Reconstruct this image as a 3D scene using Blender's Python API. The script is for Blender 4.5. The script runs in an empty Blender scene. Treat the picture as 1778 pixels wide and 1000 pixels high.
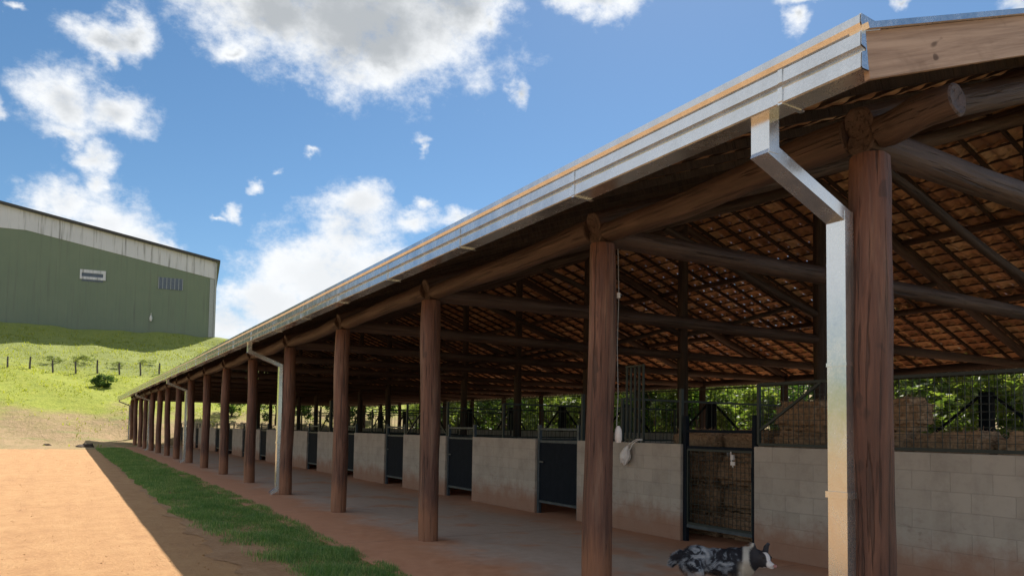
import bpy, bmesh, math, random
import numpy as np
from mathutils import Vector, Matrix, noise as mn
random.seed(7); RNG = np.random.default_rng(11)
R = math.radians
S = bpy.context.scene
COL = S.collection

# ---------------------------------------------------------------- camera
YAW, PITCH, ROLL, CY = 0.543, 0.0508, 0.0151, 680.03
cd = bpy.data.cameras.new('camera'); cam = bpy.data.objects.new('camera', cd); COL.objects.link(cam)
cd.sensor_width = 36.0; cd.lens = 36.0 * 1284 / 1778; cd.shift_y = (CY - 500) / 1778
cd.clip_start = 0.05; cd.clip_end = 3000
Fv = Vector((math.sin(YAW) * math.cos(PITCH), math.cos(YAW) * math.cos(PITCH), math.sin(PITCH)))
Rv = Vector((math.cos(YAW), -math.sin(YAW), 0)); Uv = Rv.cross(Fv)
m = Matrix((Rv, Uv, -Fv)).transposed().to_4x4()
m = m @ Matrix.Rotation(ROLL, 4, 'Z')
m.translation = Vector((0, 0, 1.6)); cam.matrix_world = m
S.camera = cam

# ---------------------------------------------------------------- light
SUN = Vector((1.0, 1.0, 1.62)).normalized()
sd = bpy.data.lights.new('sun', 'SUN'); sd.energy = 4.2; sd.angle = R(0.5); sd.color = (1.0, 0.93, 0.82)
sun = bpy.data.objects.new('sun', sd); COL.objects.link(sun)
sun.rotation_euler = SUN.to_track_quat('Z', 'Y').to_euler(); sun.location = (0, 0, 60)
S.view_settings.view_transform = 'Standard'; S.view_settings.look = 'None'
S.view_settings.exposure = 0.92; S.view_settings.gamma = 1.0
SKY_STRENGTH = 0.066

# cloud puffs: azimuth, elevation, half width, half height (degrees)
CLOUDS = [(12.2,28.6,5.6,2.8,1.1),(19.4,28.3,7.4,3.0,1.2),(26.6,30.6,4.3,3.0,1.0),(7.7,29.5,2.0,1.6,.9),(15.8,32.2,11.0,3.2,1.3),(9.2,25.7,1.5,0.8,.75),(28.9,29.2,1.7,2.3,.8),(20.3,26.3,3.4,1.3,.9),
 (1.3,24.8,2.3,1.3,.95),(2.6,25.2,1.4,1.6,1.0),(1.6,23.4,.8,1.0,.7),(-0.9,20.6,2.3,1.7,1.0),(2.2,20.5,2.0,1.5,1.05),(-0.6,18.9,2.4,.7,.7),(-4.3,19.8,0.7,0.7,.7),(0.8,17.6,1.3,1.0,.85),(1.0,16.0,.9,1.3,.8),
 (-1.2,14.4,1.9,1.9,1.0),(1.3,13.6,2.6,2.0,1.0),(4.0,12.6,2.2,1.4,.9),(5.8,12.2,1.0,0.7,.7),(30.9,25.0,.9,1.2,.8),(24.0,21.7,1.3,0.7,.55),(24.1,20.9,.5,.9,.6),(15.7,19.8,0.9,0.6,.6),(10.4,14.9,.8,0.9,.72),(9.4,14.4,1.0,0.4,.55),(11.7,17.3,.9,0.5,.55),(12.9,18.2,.6,.5,.55),
 (19.3,16.4,2.4,1.6,.95),(18.6,14.6,3.0,2.0,1.1),(15.6,13.9,1.5,1.0,.8),(16.8,11.4,4.2,2.7,1.2),(20.6,12.6,2.6,1.8,1.0),(12.8,9.0,3.4,2.3,1.05),(9.9,7.2,2.3,2.3,1.0),(23.3,15.7,1.9,1.0,.85),(24.4,16.8,1.0,.7,.65),(27.0,15.7,3.0,0.9,.85),(37.5,30.9,3.2,1.4,.95),(35.0,31.4,1.8,1.4,.85),
 (52.4,28.0,1.1,1.0,.75),(53.4,29.6,2.4,0.6,.8),(59.4,28.1,0.9,0.5,.75),(66.0,26.4,1.3,0.9,.85),(-4.0,25.5,1.2,0.4,.6),
 (95,22,14,5,1),(130,14,18,5,1),(-60,22,22,9,1.2),(-110,30,26,12,1.2),(175,28,24,10,1.2),(-35,36,12,6,1),(-150,14,24,6,1.2),(-85,9,22,4,1.1),(-130,55,30,12,1.3),(-75,40,24,10,1.3),(-20,62,22,9,1.2),(-100,72,60,10,1.3),(-50,12,16,4,1.1),(-175,48,30,9,1.2),(-120,12,20,6,1.1),(10,50,16,5,1.1),(60,62,30,7,1.1),(150,40,20,7,1.0)]  # unseen clouds out of frame, added mostly behind and overhead for fill light
def build_world():
    w = bpy.data.worlds.new('World'); S.world = w; w.use_nodes = True
    nt = w.node_tree; N = nt.nodes; L = nt.links; N.clear()
    out = N.new('ShaderNodeOutputWorld'); bg = N.new('ShaderNodeBackground'); bg.inputs[1].default_value = SKY_STRENGTH
    L.new(bg.outputs[0], out.inputs[0])
    sky = N.new('ShaderNodeTexSky'); sky.sky_type = 'NISHITA'; sky.sun_disc = False
    sky.sun_elevation = math.asin(SUN.z); sky.sun_rotation = math.atan2(SUN.x, SUN.y)
    sky.altitude = 600; sky.air_density = 1.0; sky.dust_density = 0.3; sky.ozone_density = 3.0
    hs = N.new('ShaderNodeHueSaturation'); hs.inputs['Saturation'].default_value = 1.14; hs.inputs['Hue'].default_value = 0.494; hs.inputs['Value'].default_value = 0.88
    L.new(sky.outputs[0], hs.inputs['Color'])
    tc = N.new('ShaderNodeTexCoord')
    def math_(op, a, b=None, c=None):
        n = N.new('ShaderNodeMath'); n.operation = op
        for i, v in enumerate((a, b, c)):
            if v is None: continue
            if isinstance(v, (int, float)): n.inputs[i].default_value = v
            else: L.new(v, n.inputs[i])
        return n.outputs[0]
    def vm(op, a, b):
        n = N.new('ShaderNodeVectorMath'); n.operation = op
        for i, v in enumerate((a, b)):
            if isinstance(v, tuple): n.inputs[i].default_value = v
            elif v is not None: L.new(v, n.inputs[i])
        return n
    D = vm('NORMALIZE', tc.outputs['Generated'], None).outputs[0]
    def fbm(scale, detail, rough, off=(0, 0, 0), color=False):
        mp = N.new('ShaderNodeMapping'); mp.inputs['Location'].default_value = off; mp.inputs['Scale'].default_value = (1, 1, 1.35)
        L.new(D, mp.inputs[0])
        n = N.new('ShaderNodeTexNoise'); n.inputs['Scale'].default_value = scale; n.inputs['Detail'].default_value = detail
        n.inputs['Roughness'].default_value = rough; L.new(mp.outputs[0], n.inputs['Vector'])
        return n.outputs['Color' if color else 'Fac']
    warp = vm('SUBTRACT', fbm(14, 5, 0.6, (3, 1, 2), True), (0.5, 0.5, 0.5)).outputs[0]
    wn = vm('SCALE', warp, None); wn.inputs['Scale'].default_value = 0.06
    DW = vm('ADD', D, wn.outputs[0]).outputs[0]
    sp = N.new('ShaderNodeSeparateXYZ'); L.new(DW, sp.inputs[0])
    az = math_('MULTIPLY', math_('ARCTAN2', sp.outputs[0], sp.outputs[1]), 57.2958)
    el = math_('MULTIPLY', math_('ARCSINE', sp.outputs[2]), 57.2958)
    cb = N.new('ShaderNodeCombineXYZ'); L.new(az, cb.inputs[0]); L.new(el, cb.inputs[1])
    acc = None
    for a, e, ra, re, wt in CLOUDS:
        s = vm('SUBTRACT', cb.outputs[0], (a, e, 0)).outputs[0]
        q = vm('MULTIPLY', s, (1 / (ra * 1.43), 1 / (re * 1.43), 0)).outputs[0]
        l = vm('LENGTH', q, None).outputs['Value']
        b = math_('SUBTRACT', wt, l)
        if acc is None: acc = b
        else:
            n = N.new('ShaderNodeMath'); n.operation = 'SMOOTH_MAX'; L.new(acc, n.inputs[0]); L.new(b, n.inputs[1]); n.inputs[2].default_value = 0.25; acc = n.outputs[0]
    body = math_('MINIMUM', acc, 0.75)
    n1 = math_('SUBTRACT', fbm(17, 12, 0.66), 0.5)
    dens = math_('ADD', body, math_('MULTIPLY', n1, 1.9))
    mr = N.new('ShaderNodeMapRange'); mr.interpolation_type = 'SMOOTHSTEP'
    mr.inputs['From Min'].default_value = -0.02; mr.inputs['From Max'].default_value = 0.78; L.new(dens, mr.inputs['Value'])
    # thick cores are greyer than the backlit rims
    core = N.new('ShaderNodeMapRange'); core.interpolation_type = 'SMOOTHSTEP'
    core.inputs['From Min'].default_value = 0.38; core.inputs['From Max'].default_value = 1.0
    L.new(math_('ADD', acc, math_('MULTIPLY', math_('SUBTRACT', fbm(11, 8, 0.62, (5, 5, 5)), 0.5), 1.1)), core.inputs['Value'])
    elc = N.new('ShaderNodeMapRange'); elc.inputs['From Min'].default_value = 15; elc.inputs['From Max'].default_value = 27
    elc.inputs['To Min'].default_value = 0.25; elc.inputs['To Max'].default_value = 1.0; L.new(el, elc.inputs['Value'])
    cm = N.new('ShaderNodeMix'); cm.data_type = 'RGBA'
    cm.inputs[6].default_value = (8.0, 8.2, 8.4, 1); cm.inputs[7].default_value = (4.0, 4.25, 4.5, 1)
    L.new(math_('MULTIPLY', core.outputs[0], elc.outputs[0]), cm.inputs[0])
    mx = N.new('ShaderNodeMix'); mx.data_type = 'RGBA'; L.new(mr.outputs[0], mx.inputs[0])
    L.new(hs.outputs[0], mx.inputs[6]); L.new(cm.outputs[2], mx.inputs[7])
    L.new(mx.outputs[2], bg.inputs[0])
build_world()

# ---------------------------------------------------------------- materials
class NT:
    def __init__(s, name):
        s.m = bpy.data.materials.new(name); s.m.use_nodes = True; s.t = s.m.node_tree; s.N = s.t.nodes; s.L = s.t.links
        s.b = s.N['Principled BSDF']; s.out = s.N['Material Output']
        s.tc = s.N.new('ShaderNodeTexCoord'); s.obj = s.tc.outputs['Object']
    def lk(s, v, i):
        if isinstance(v, (int, float)): i.default_value = v
        elif isinstance(v, tuple): i.default_value = v if len(v) == 4 or i.type == 'VECTOR' else (*v, 1)
        else: s.L.new(v, i)
    def math(s, op, a, b=0.0, c=None):
        n = s.N.new('ShaderNodeMath'); n.operation = op; s.lk(a, n.inputs[0]); s.lk(b, n.inputs[1])
        if c is not None: s.lk(c, n.inputs[2])
        return n.outputs[0]
    def vmath(s, op, a, b):
        n = s.N.new('ShaderNodeVectorMath'); n.operation = op; s.lk(a, n.inputs[0]); s.lk(b, n.inputs[1]); return n.outputs[0]
    def map(s, v, scale=(1, 1, 1), loc=(0, 0, 0), rot=(0, 0, 0)):
        n = s.N.new('ShaderNodeMapping'); s.lk(v, n.inputs[0]); n.inputs['Scale'].default_value = scale; n.inputs['Location'].default_value = loc; n.inputs['Rotation'].default_value = rot
        return n.outputs[0]
    def noise(s, v, scale, detail=6, rough=0.6, col=False, dist=0):
        n = s.N.new('ShaderNodeTexNoise'); s.lk(v, n.inputs['Vector']); n.inputs['Scale'].default_value = scale
        n.inputs['Detail'].default_value = detail; n.inputs['Roughness'].default_value = rough; n.inputs['Distortion'].default_value = dist
        return n.outputs['Color' if col else 'Fac']
    def ramp(s, v, stops):
        n = s.N.new('ShaderNodeValToRGB'); s.lk(v, n.inputs[0]); e = n.color_ramp.elements
        while len(e) < len(stops): e.new(0.5)
        for x, (p, c) in zip(e, stops): x.position = p; x.color = (*c, 1) if len(c) == 3 else c
        return n.outputs[0]
    def mr(s, v, a, b, c=0.0, d=1.0):
        n = s.N.new('ShaderNodeMapRange'); n.interpolation_type = 'SMOOTHSTEP'; s.lk(v, n.inputs[0])
        for i, x in enumerate((a, b, c, d)): n.inputs[i + 1].default_value = x
        return n.outputs[0]
    def mix(s, f, a, b, bt='MIX'):
        n = s.N.new('ShaderNodeMix'); n.data_type = 'RGBA'; n.blend_type = bt; s.lk(f, n.inputs[0]); s.lk(a, n.inputs[6]); s.lk(b, n.inputs[7]); return n.outputs[2]
    def sep(s, v):
        n = s.N.new('ShaderNodeSeparateXYZ'); s.lk(v, n.inputs[0]); return n.outputs
    def comb(s, x, y, z=0.0):
        n = s.N.new('ShaderNodeCombineXYZ'); s.lk(x, n.inputs[0]); s.lk(y, n.inputs[1]); s.lk(z, n.inputs[2]); return n.outputs[0]
    def rnd(s):
        n = s.N.new('ShaderNodeObjectInfo'); return n.outputs['Random']
    def bump(s, h, strength=0.5, dist=0.02):
        n = s.N.new('ShaderNodeBump'); n.inputs['Strength'].default_value = strength; n.inputs['Distance'].default_value = dist
        s.lk(h, n.inputs['Height']); s.L.new(n.outputs[0], s.b.inputs['Normal'])
    def done(s, col, rough=0.8, metal=0.0):
        s.lk(col, s.b.inputs['Base Color']); s.lk(rough, s.b.inputs['Roughness']); s.lk(metal, s.b.inputs['Metallic']); return s.m

def mat_log(name, c0, c1, c2, rough=0.62, mud=False):
    t = NT(name); r = t.rnd()
    v = t.vmath('ADD', t.obj, t.comb(t.math('MULTIPLY', r, 17.0), t.math('MULTIPLY', r, 31.0), t.math('MULTIPLY', r, 9.0)))
    g = t.noise(t.map(v, (26, 26, 1.6)), 1.0, 8, 0.65, dist=0.6)
    big = t.noise(t.map(v, (3, 3, 1.1)), 1.0, 4, 0.6)
    crack = t.mr(t.noise(t.map(v, (38, 38, 0.9), (4, 4, 4)), 1.0, 3, 0.5), 0.58, 0.66)
    knot = t.mr(t.noise(t.map(v, (7, 7, 5), (9, 2, 4)), 1.0, 2, 0.5), 0.66, 0.72)
    c = t.ramp(g, [(0.3, c0), (0.55, c1), (0.8, c2)])
    c = t.mix(t.mr(big, 0.35, 0.7), c, t.mix(1.0, c, (0.62, 0.55, 0.55), 'MULTIPLY'))
    c = t.mix(t.math('MULTIPLY', crack, 0.55), c, (0.02, 0.012, 0.01))
    c = t.mix(t.math('MULTIPLY', knot, 0.6), c, (0.03, 0.015, 0.01))
    hv = t.mix(t.math('MULTIPLY', r, 0.35), c, (c0[0] * .7, c0[1] * .7, c0[2] * .8))
    if mud:
        zz = t.sep(t.obj)[2]; mk = t.mr(t.math('ADD', zz, t.math('MULTIPLY', g, -0.7)), -0.05, 0.35, 0.75, 0.0)
        hv = t.mix(mk, hv, (0.30, 0.135, 0.07))
        pl = t.mr(t.noise(t.map(v, (9, 9, .8), (1, 5, 2)), 1.0, 4, .6), .52, .72, 0, .5); hv = t.mix(pl, hv, (0.27, 0.17, 0.12))
    t.bump(t.math('SUBTRACT', g, t.math('MULTIPLY', crack, 1.2)), 0.85, 0.018)
    return t.done(hv, rough)
M = {}
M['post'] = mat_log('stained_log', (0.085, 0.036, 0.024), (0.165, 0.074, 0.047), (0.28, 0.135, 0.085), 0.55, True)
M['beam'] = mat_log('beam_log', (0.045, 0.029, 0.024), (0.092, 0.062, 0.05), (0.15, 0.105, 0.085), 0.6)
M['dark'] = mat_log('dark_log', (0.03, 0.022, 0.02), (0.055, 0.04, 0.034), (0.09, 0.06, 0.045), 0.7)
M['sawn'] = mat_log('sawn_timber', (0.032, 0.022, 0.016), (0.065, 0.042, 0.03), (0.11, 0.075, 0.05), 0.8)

def mat_plank():
    t = NT('weathered_plank')
    ro = t.map(t.obj, rot=(0, math.atan(.36), 0))
    g = t.noise(t.map(ro, (1.1, 10, 30)), 1.0, 8, 0.62, dist=0.5)
    st = t.mr(t.noise(t.map(t.obj, (2.2, 4, 5)), 1.0, 5, 0.6), 0.52, 0.68)
    kn = t.mr(t.noise(t.map(ro, (4, 5, 9), (2, 0, 3)), 1.0, 1, 0.5), 0.70, 0.75)
    c = t.ramp(g, [(0.3, (0.26, 0.18, 0.135)), (0.6, (0.46, 0.345, 0.27)), (0.85, (0.55, 0.43, 0.345))])
    c = t.mix(t.math('MULTIPLY', st, 0.35), c, (0.16, 0.10, 0.065))
    c = t.mix(t.math('MULTIPLY', kn, 0.8), c, (0.07, 0.04, 0.025))
    t.bump(g, 0.4, 0.006)
    return t.done(c, 0.75)
M['plank'] = mat_plank()

def mat_tile():
    t = NT('clay_tile'); x, y, z = t.sep(t.obj)[:3]
    cell = t.comb(t.math('FLOOR', t.math('DIVIDE', x, 0.3575)), t.math('FLOOR', t.math('DIVIDE', y, 0.30)))
    w = t.N.new('ShaderNodeTexWhiteNoise'); w.noise_dimensions = '2D'; t.L.new(cell, w.inputs['Vector'])
    c = t.ramp(w.outputs['Value'], [(0.0, (0.32, 0.175, 0.095)), (0.45, (0.48, 0.275, 0.145)), (0.8, (0.60, 0.385, 0.21)), (1.0, (0.62, 0.47, 0.30))])
    n = t.noise(t.obj, 9, 6, 0.65)
    c = t.mix(t.mr(n, 0.45, 0.75, 0, 0.5), c, (0.16, 0.09, 0.06))
    t.bump(t.noise(t.obj, 60, 4, 0.6), 0.3, 0.004)
    tr = t.N.new('ShaderNodeBsdfTranslucent'); return t.done(c, 0.8)
M['tile'] = mat_tile()

def mat_galv():
    t = NT('galvanised_steel')
    v = t.N.new('ShaderNodeTexVoronoi'); v.inputs['Scale'].default_value = 110; t.L.new(t.obj, v.inputs['Vector'])
    sp = t.sep(v.outputs['Color'])[0]
    n = t.noise(t.map(t.obj, (1, 1, 0.5)), 5, 6, 0.65)
    c = t.ramp(t.math('ADD', t.math('MULTIPLY', sp, 0.16), t.math('MULTIPLY', n, 0.85)), [(0.25, (0.55, 0.56, 0.56)), (0.6, (0.72, 0.74, 0.75)), (0.9, (0.84, 0.85, 0.85))])
    x, y, z = t.sep(t.tc.outputs['Object'])[:3]
    rough = t.math('ADD', t.math('MULTIPLY', sp, 0.05), t.mr(n, 0.3, 0.8, 0.16, 0.30))
    t.bump(t.noise(t.obj, 3.5, 2, 0.4), 0.12, 0.02)
    return t.done(c, rough, 0.9)
M['galv'] = mat_galv()

def mat_simple(name, c0, c1, rough=0.6, metal=0, scale=8, bump=0.2):
    t = NT(name); n = t.noise(t.obj, scale, 7, 0.65)
    t.bump(n, bump, 0.008)
    return t.done(t.ramp(n, [(0.3, c0), (0.7, c1)]), rough, metal)
M['navy'] = mat_simple('navy_painted_steel', (0.004, 0.008, 0.014), (0.009, 0.014, 0.022), 0.75)
M['navy'].node_tree.nodes['Principled BSDF'].inputs['Specular IOR Level'].default_value = 0.15
M['green_steel'] = mat_simple('dark_green_steel', (0.007, 0.016, 0.015), (0.016, 0.028, 0.026), 0.5)
M['rail'] = mat_simple('worn_grey_steel', (0.03, 0.045, 0.06), (0.08, 0.105, 0.125), 0.45, 0.3)
M['plastic_white'] = mat_simple('white_plastic', (0.55, 0.53, 0.52), (0.75, 0.74, 0.74), 0.45)
M['cable'] = mat_simple('pale_cable', (0.22, 0.24, 0.25), (0.30, 0.32, 0.33), 0.5)
M['hay'] = mat_simple('dry_hay', (0.16, 0.10, 0.055), (0.42, 0.28, 0.17), 0.95, 0, 22, 1.0)
M['fence_wood'] = mat_simple('grey_fence_wood', (0.06, 0.05, 0.045), (0.13, 0.11, 0.10), 0.9)
M['bark'] = mat_simple('bark', (0.05, 0.035, 0.025), (0.12, 0.09, 0.065), 0.95, 0, 12, 0.8)

def mat_block(name, axis):
    t = NT(name); x, y, z = t.sep(t.obj)[:3]
    v = t.comb(y if axis == 'y' else x, z)
    wob = t.vmath('MULTIPLY', t.vmath('SUBTRACT', t.noise(t.obj, 3, 3, 0.5, True), (0.5, 0.5, 0.5)), (0.012, 0.012, 0))
    b = t.N.new('ShaderNodeTexBrick'); t.L.new(t.vmath('ADD', v, wob), b.inputs['Vector'])
    b.inputs['Scale'].default_value = 1; b.inputs['Brick Width'].default_value = 0.40; b.inputs['Row Height'].default_value = 0.20
    b.inputs['Mortar Size'].default_value = 0.006; b.inputs['Mortar Smooth'].default_value = 0.6; b.inputs['Bias'].default_value = 0
    b.inputs['Color1'].default_value = (0.38, 0.345, 0.30, 1); b.inputs['Color2'].default_value = (0.44, 0.40, 0.35, 1); b.inputs['Mortar'].default_value = (0.355, 0.325, 0.285, 1)
    n = t.noise(t.obj, 3.5, 8, 0.7); fine = t.noise(t.obj, 90, 4, 0.6)
    c = t.mix(t.mr(n, 0.4, 0.75, 0, 0.45), b.outputs['Color'], (0.20, 0.175, 0.15))
    c = t.mix(t.mr(t.noise(t.map(t.obj, (7, 7, 0.8)), 1, 5, 0.6), 0.55, 0.75, 0, 0.35), c, (0.42, 0.40, 0.37))
    kick = t.math('MULTIPLY', t.mr(t.noise(t.map(t.obj, (2, 2.2, 5), (3, 1, 6)), 1, 4, .7), .60, .68, 0, .4), t.mr(z, .9, .5)); c = t.mix(kick, c, (0.14, 0.11, 0.09))
    dust = t.mr(t.math('ADD', z, t.math('MULTIPLY', n, -0.6)), 0.30, -0.15, 0.0, 0.75)
    c = t.mix(dust, c, (0.30, 0.14, 0.08))
    h = t.math('ADD', t.math('MULTIPLY', b.outputs['Fac'], -1.0), t.math('MULTIPLY', fine, 0.35))
    t.bump(h, 0.5, 0.006)
    return t.done(c, 0.9)
M['block_y'] = mat_block('concrete_block', 'y'); M['block_x'] = mat_block('concrete_block_cross', 'x')

def mat_leaf(name, c0, c1, c2):
    t = NT(name); r = t.rnd()
    n = t.noise(t.vmath('ADD', t.obj, t.comb(t.math('MULTIPLY', r, 9.0), 0.0, 0.0)), 1.1, 4, 0.6)
    g = t.N.new('ShaderNodeNewGeometry'); ri = g.outputs['Random Per Island']
    c = t.ramp(t.math('ADD', t.math('MULTIPLY', n, 0.6), t.math('MULTIPLY', ri, 0.4)), [(0.25, c0), (0.5, c1), (0.75, c2)])
    t.lk(c, t.b.inputs['Base Color']); t.b.inputs['Roughness'].default_value = 0.5
    tr = t.N.new('ShaderNodeBsdfTranslucent'); t.L.new(t.mix(1.0, c, (1.7, 1.7, 0.7), 'MULTIPLY'), tr.inputs[0])
    ms = t.N.new('ShaderNodeMixShader'); ms.inputs[0].default_value = 0.5
    t.L.new(t.b.outputs[0], ms.inputs[1]); t.L.new(tr.outputs[0], ms.inputs[2]); t.L.new(ms.outputs[0], t.out.inputs[0])
    return t.m
M['leaf'] = mat_leaf('yellow_green_leaf', (0.05, 0.09, 0.022), (0.12, 0.18, 0.045), (0.25, 0.29, 0.10))
M['leaf_dark'] = mat_leaf('dark_green_leaf', (0.02, 0.05, 0.015), (0.045, 0.10, 0.025), (0.10, 0.16, 0.04))
M['leaf_grey'] = mat_leaf('grey_green_leaf', (0.13, 0.17, 0.07), (0.18, 0.22, 0.09), (0.24, 0.27, 0.13))
M['blade'] = mat_leaf('grass_blade', (0.06, 0.16, 0.05), (0.12, 0.25, 0.08), (0.38, 0.42, 0.24))
M['blade_hill'] = mat_leaf('hill_grass_blade', (0.16, 0.19, 0.02), (0.25, 0.28, 0.03), (0.34, 0.35, 0.06))

def mat_ground():
    t = NT('hill_ground'); p = t.obj; x, y, z = t.sep(p)[:3]
    n1 = t.noise(p, 0.16, 6, 0.6); n2 = t.noise(p, 1.1, 7, 0.7); n3 = t.noise(t.map(p, (1, .45, 1)), 4.5, 6, 0.7)
    yy = t.math('ADD', y, t.math('MULTIPLY', t.math('SUBTRACT', n1, 0.5), 26.0))
    yy = t.math('ADD', yy, t.math('MULTIPLY', t.math('SUBTRACT', n2, 0.5), 6.0))
    yy = t.math('SUBTRACT', yy, t.math('MULTIPLY', x, -0.0))
    green = t.mr(yy, 67.5, 75.0)
    gcol = t.ramp(t.math('ADD', t.math('MULTIPLY', n2, 0.6), t.math('MULTIPLY', n3, 0.4)), [(0.28, (0.17, 0.21, 0.02)), (0.48, (0.27, 0.31, 0.028)), (0.66, (0.36, 0.37, 0.05)), (0.85, (0.40, 0.36, 0.10))])
    bcol = t.ramp(t.math('ADD', t.math('MULTIPLY', n2, 0.5), t.math('MULTIPLY', n3, 0.5)), [(0.28, (0.15, 0.14, 0.05)), (0.45, (0.30, 0.22, 0.10)), (0.6, (0.40, 0.27, 0.15)), (0.8, (0.47, 0.35, 0.21))])
    fg = t.mr(t.noise(t.map(p, (.35, 1.6, 1), (7, 0, 0)), 0.5, 5, 0.6), 0.52, 0.68, 0, 0.75)
    bcol = t.mix(fg, bcol, (0.21, 0.24, 0.07))
    c = t.mix(green, bcol, gcol)
    # rough pasture at the top of the slope
    top = t.mr(yy, 84, 90, 0, 0.55)
    c = t.mix(top, c, t.mix(n3, (0.12, 0.17, 0.05), (0.24, 0.26, 0.10)))
    t.bump(t.math('ADD', n3, t.math('MULTIPLY', n2, 1.5)), 1.0, 0.12)
    return t.done(c, 0.95)
M['ground'] = mat_ground()

def mat_dirt(name, a, b, c_, peb, grassy=False):
    t = NT(name); p = t.obj
    n1 = t.noise(p, 0.35, 5, 0.6); n2 = t.noise(t.map(p, (1.2, .8, 1)), 2.3, 8, 0.72); n3 = t.noise(p, 22, 6, 0.75)
    tr = t.noise(t.map(p, (3.0, 0.12, 1)), 1.0, 4, 0.6)
    v = t.math('ADD', t.math('MULTIPLY', n2, 0.40), t.math('MULTIPLY', n3, 0.32)); v = t.math('ADD', v, t.math('MULTIPLY', n1, 0.14)); v = t.math('ADD', v, t.math('MULTIPLY', tr, 0.14))
    c = t.ramp(v, [(0.34, a), (0.48, b), (0.60, c_), (0.72, peb)])
    sp = t.N.new('ShaderNodeTexVoronoi'); sp.inputs['Scale'].default_value = 26; t.L.new(p, sp.inputs['Vector'])
    stone = t.mr(sp.outputs['Distance'], 0.10, 0.22, 1, 0)
    pick = t.mr(t.sep(sp.outputs['Color'])[0], 0.72, 0.78)
    stone = t.math('MULTIPLY', stone, pick)
    c = t.mix(t.math('MULTIPLY', stone, 0.55), c, peb)
    h = t.math('ADD', t.math('ADD', t.math('MULTIPLY', n2, 1.4), n3), t.math('MULTIPLY', stone, 0.7))
    t.bump(h, 0.9, 0.03)
    return t.done(c, 0.95)
M['dirt'] = mat_dirt('red_dirt', (0.33, 0.165, 0.073), (0.45, 0.245, 0.105), (0.52, 0.305, 0.14), (0.60, 0.40, 0.23))
M['verge'] = mat_dirt('verge_soil', (0.24, 0.13, 0.06), (0.38, 0.21, 0.10), (0.48, 0.30, 0.16), (0.56, 0.42, 0.27))

def mat_floor():
    t = NT('dusty_concrete'); p = t.obj; x, y, z = t.sep(p)[:3]
    n1 = t.noise(p, 0.9, 6, 0.62); n2 = t.noise(p, 6, 7, 0.7); n3 = t.noise(p, 70, 4, 0.7)
    base = t.ramp(n2, [(0.3, (0.38, 0.30, 0.25)), (0.7, (0.50, 0.41, 0.35))])
    dust = t.ramp(n2, [(0.3, (0.42, 0.19, 0.10)), (0.7, (0.54, 0.28, 0.165))])
    e1 = t.mr(t.math('ADD', x, t.math('MULTIPLY', n1, 1.8)), 4.9, 5.8, 1, 0)
    e2 = t.mr(t.math('ADD', x, t.math('MULTIPLY', n1, -1.5)), 5.6, 6.9, 0, 0.9)
    pa = t.mr(n1, 0.5, 0.66, 0, 0.7)
    d = t.math('MAXIMUM', t.math('MAXIMUM', e1, e2), pa)
    c = t.mix(d, base, dust)
    jy = t.math('ABSOLUTE', t.math('SUBTRACT', t.math('FRACT', t.math('DIVIDE', t.math('SUBTRACT', y, 2.0), 3.877)), 0.5))
    j = t.mr(jy, 0.4975, 0.4992)
    c = t.mix(t.math('MULTIPLY', j, 0.6), c, (0.12, 0.07, 0.05))
    t.bump(t.math('ADD', t.math('ADD', n2, t.math('MULTIPLY', n3, 0.4)), t.math('MULTIPLY', j, -1.5)), 0.35, 0.012)
    return t.done(c, t.mr(n2, 0.3, 0.7, 0.62, 0.85))
M['floor'] = mat_floor()

def mat_metalwall(name, c0, c1, streak, per=0.5):
    t = NT(name); x, y, z = t.sep(t.obj)[:3]
    rib = t.math('ABSOLUTE', t.math('SUBTRACT', t.math('FRACT', t.math('DIVIDE', x, per)), 0.5))
    n = t.noise(t.map(t.obj, (0.35, 1, 0.35)), 1, 5, 0.6)
    s = t.noise(t.map(t.obj, (2.3, 1, 0.12)), 1.0, 5, 0.65)
    c = t.mix(n, c0, c1)
    c = t.mix(t.mr(s, 0.5, 0.72, 0, streak), c, (0.10, 0.10, 0.09))
    t.bump(t.mr(rib, 0.36, 0.46), 0.25, 0.05)
    return t.done(c, 0.6)
M['wh_green'] = mat_metalwall('green_cladding', (0.135, 0.18, 0.125), (0.18, 0.22, 0.155), 0.38, 1.1)
M['wh_white'] = mat_metalwall('stained_white_cladding', (0.52, 0.53, 0.60), (0.68, 0.68, 0.74), 0.85, 0.9)
M['wh_dark'] = mat_simple('dark_roof_edge', (0.03, 0.03, 0.03), (0.06, 0.055, 0.05), 0.6)
M['wh_glass'] = mat_simple('blue_louvre_glass', (0.06, 0.08, 0.12), (0.12, 0.15, 0.21), 0.35)
M['wh_trim'] = mat_simple('grey_trim', (0.28, 0.30, 0.32), (0.40, 0.42, 0.43), 0.5)

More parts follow.
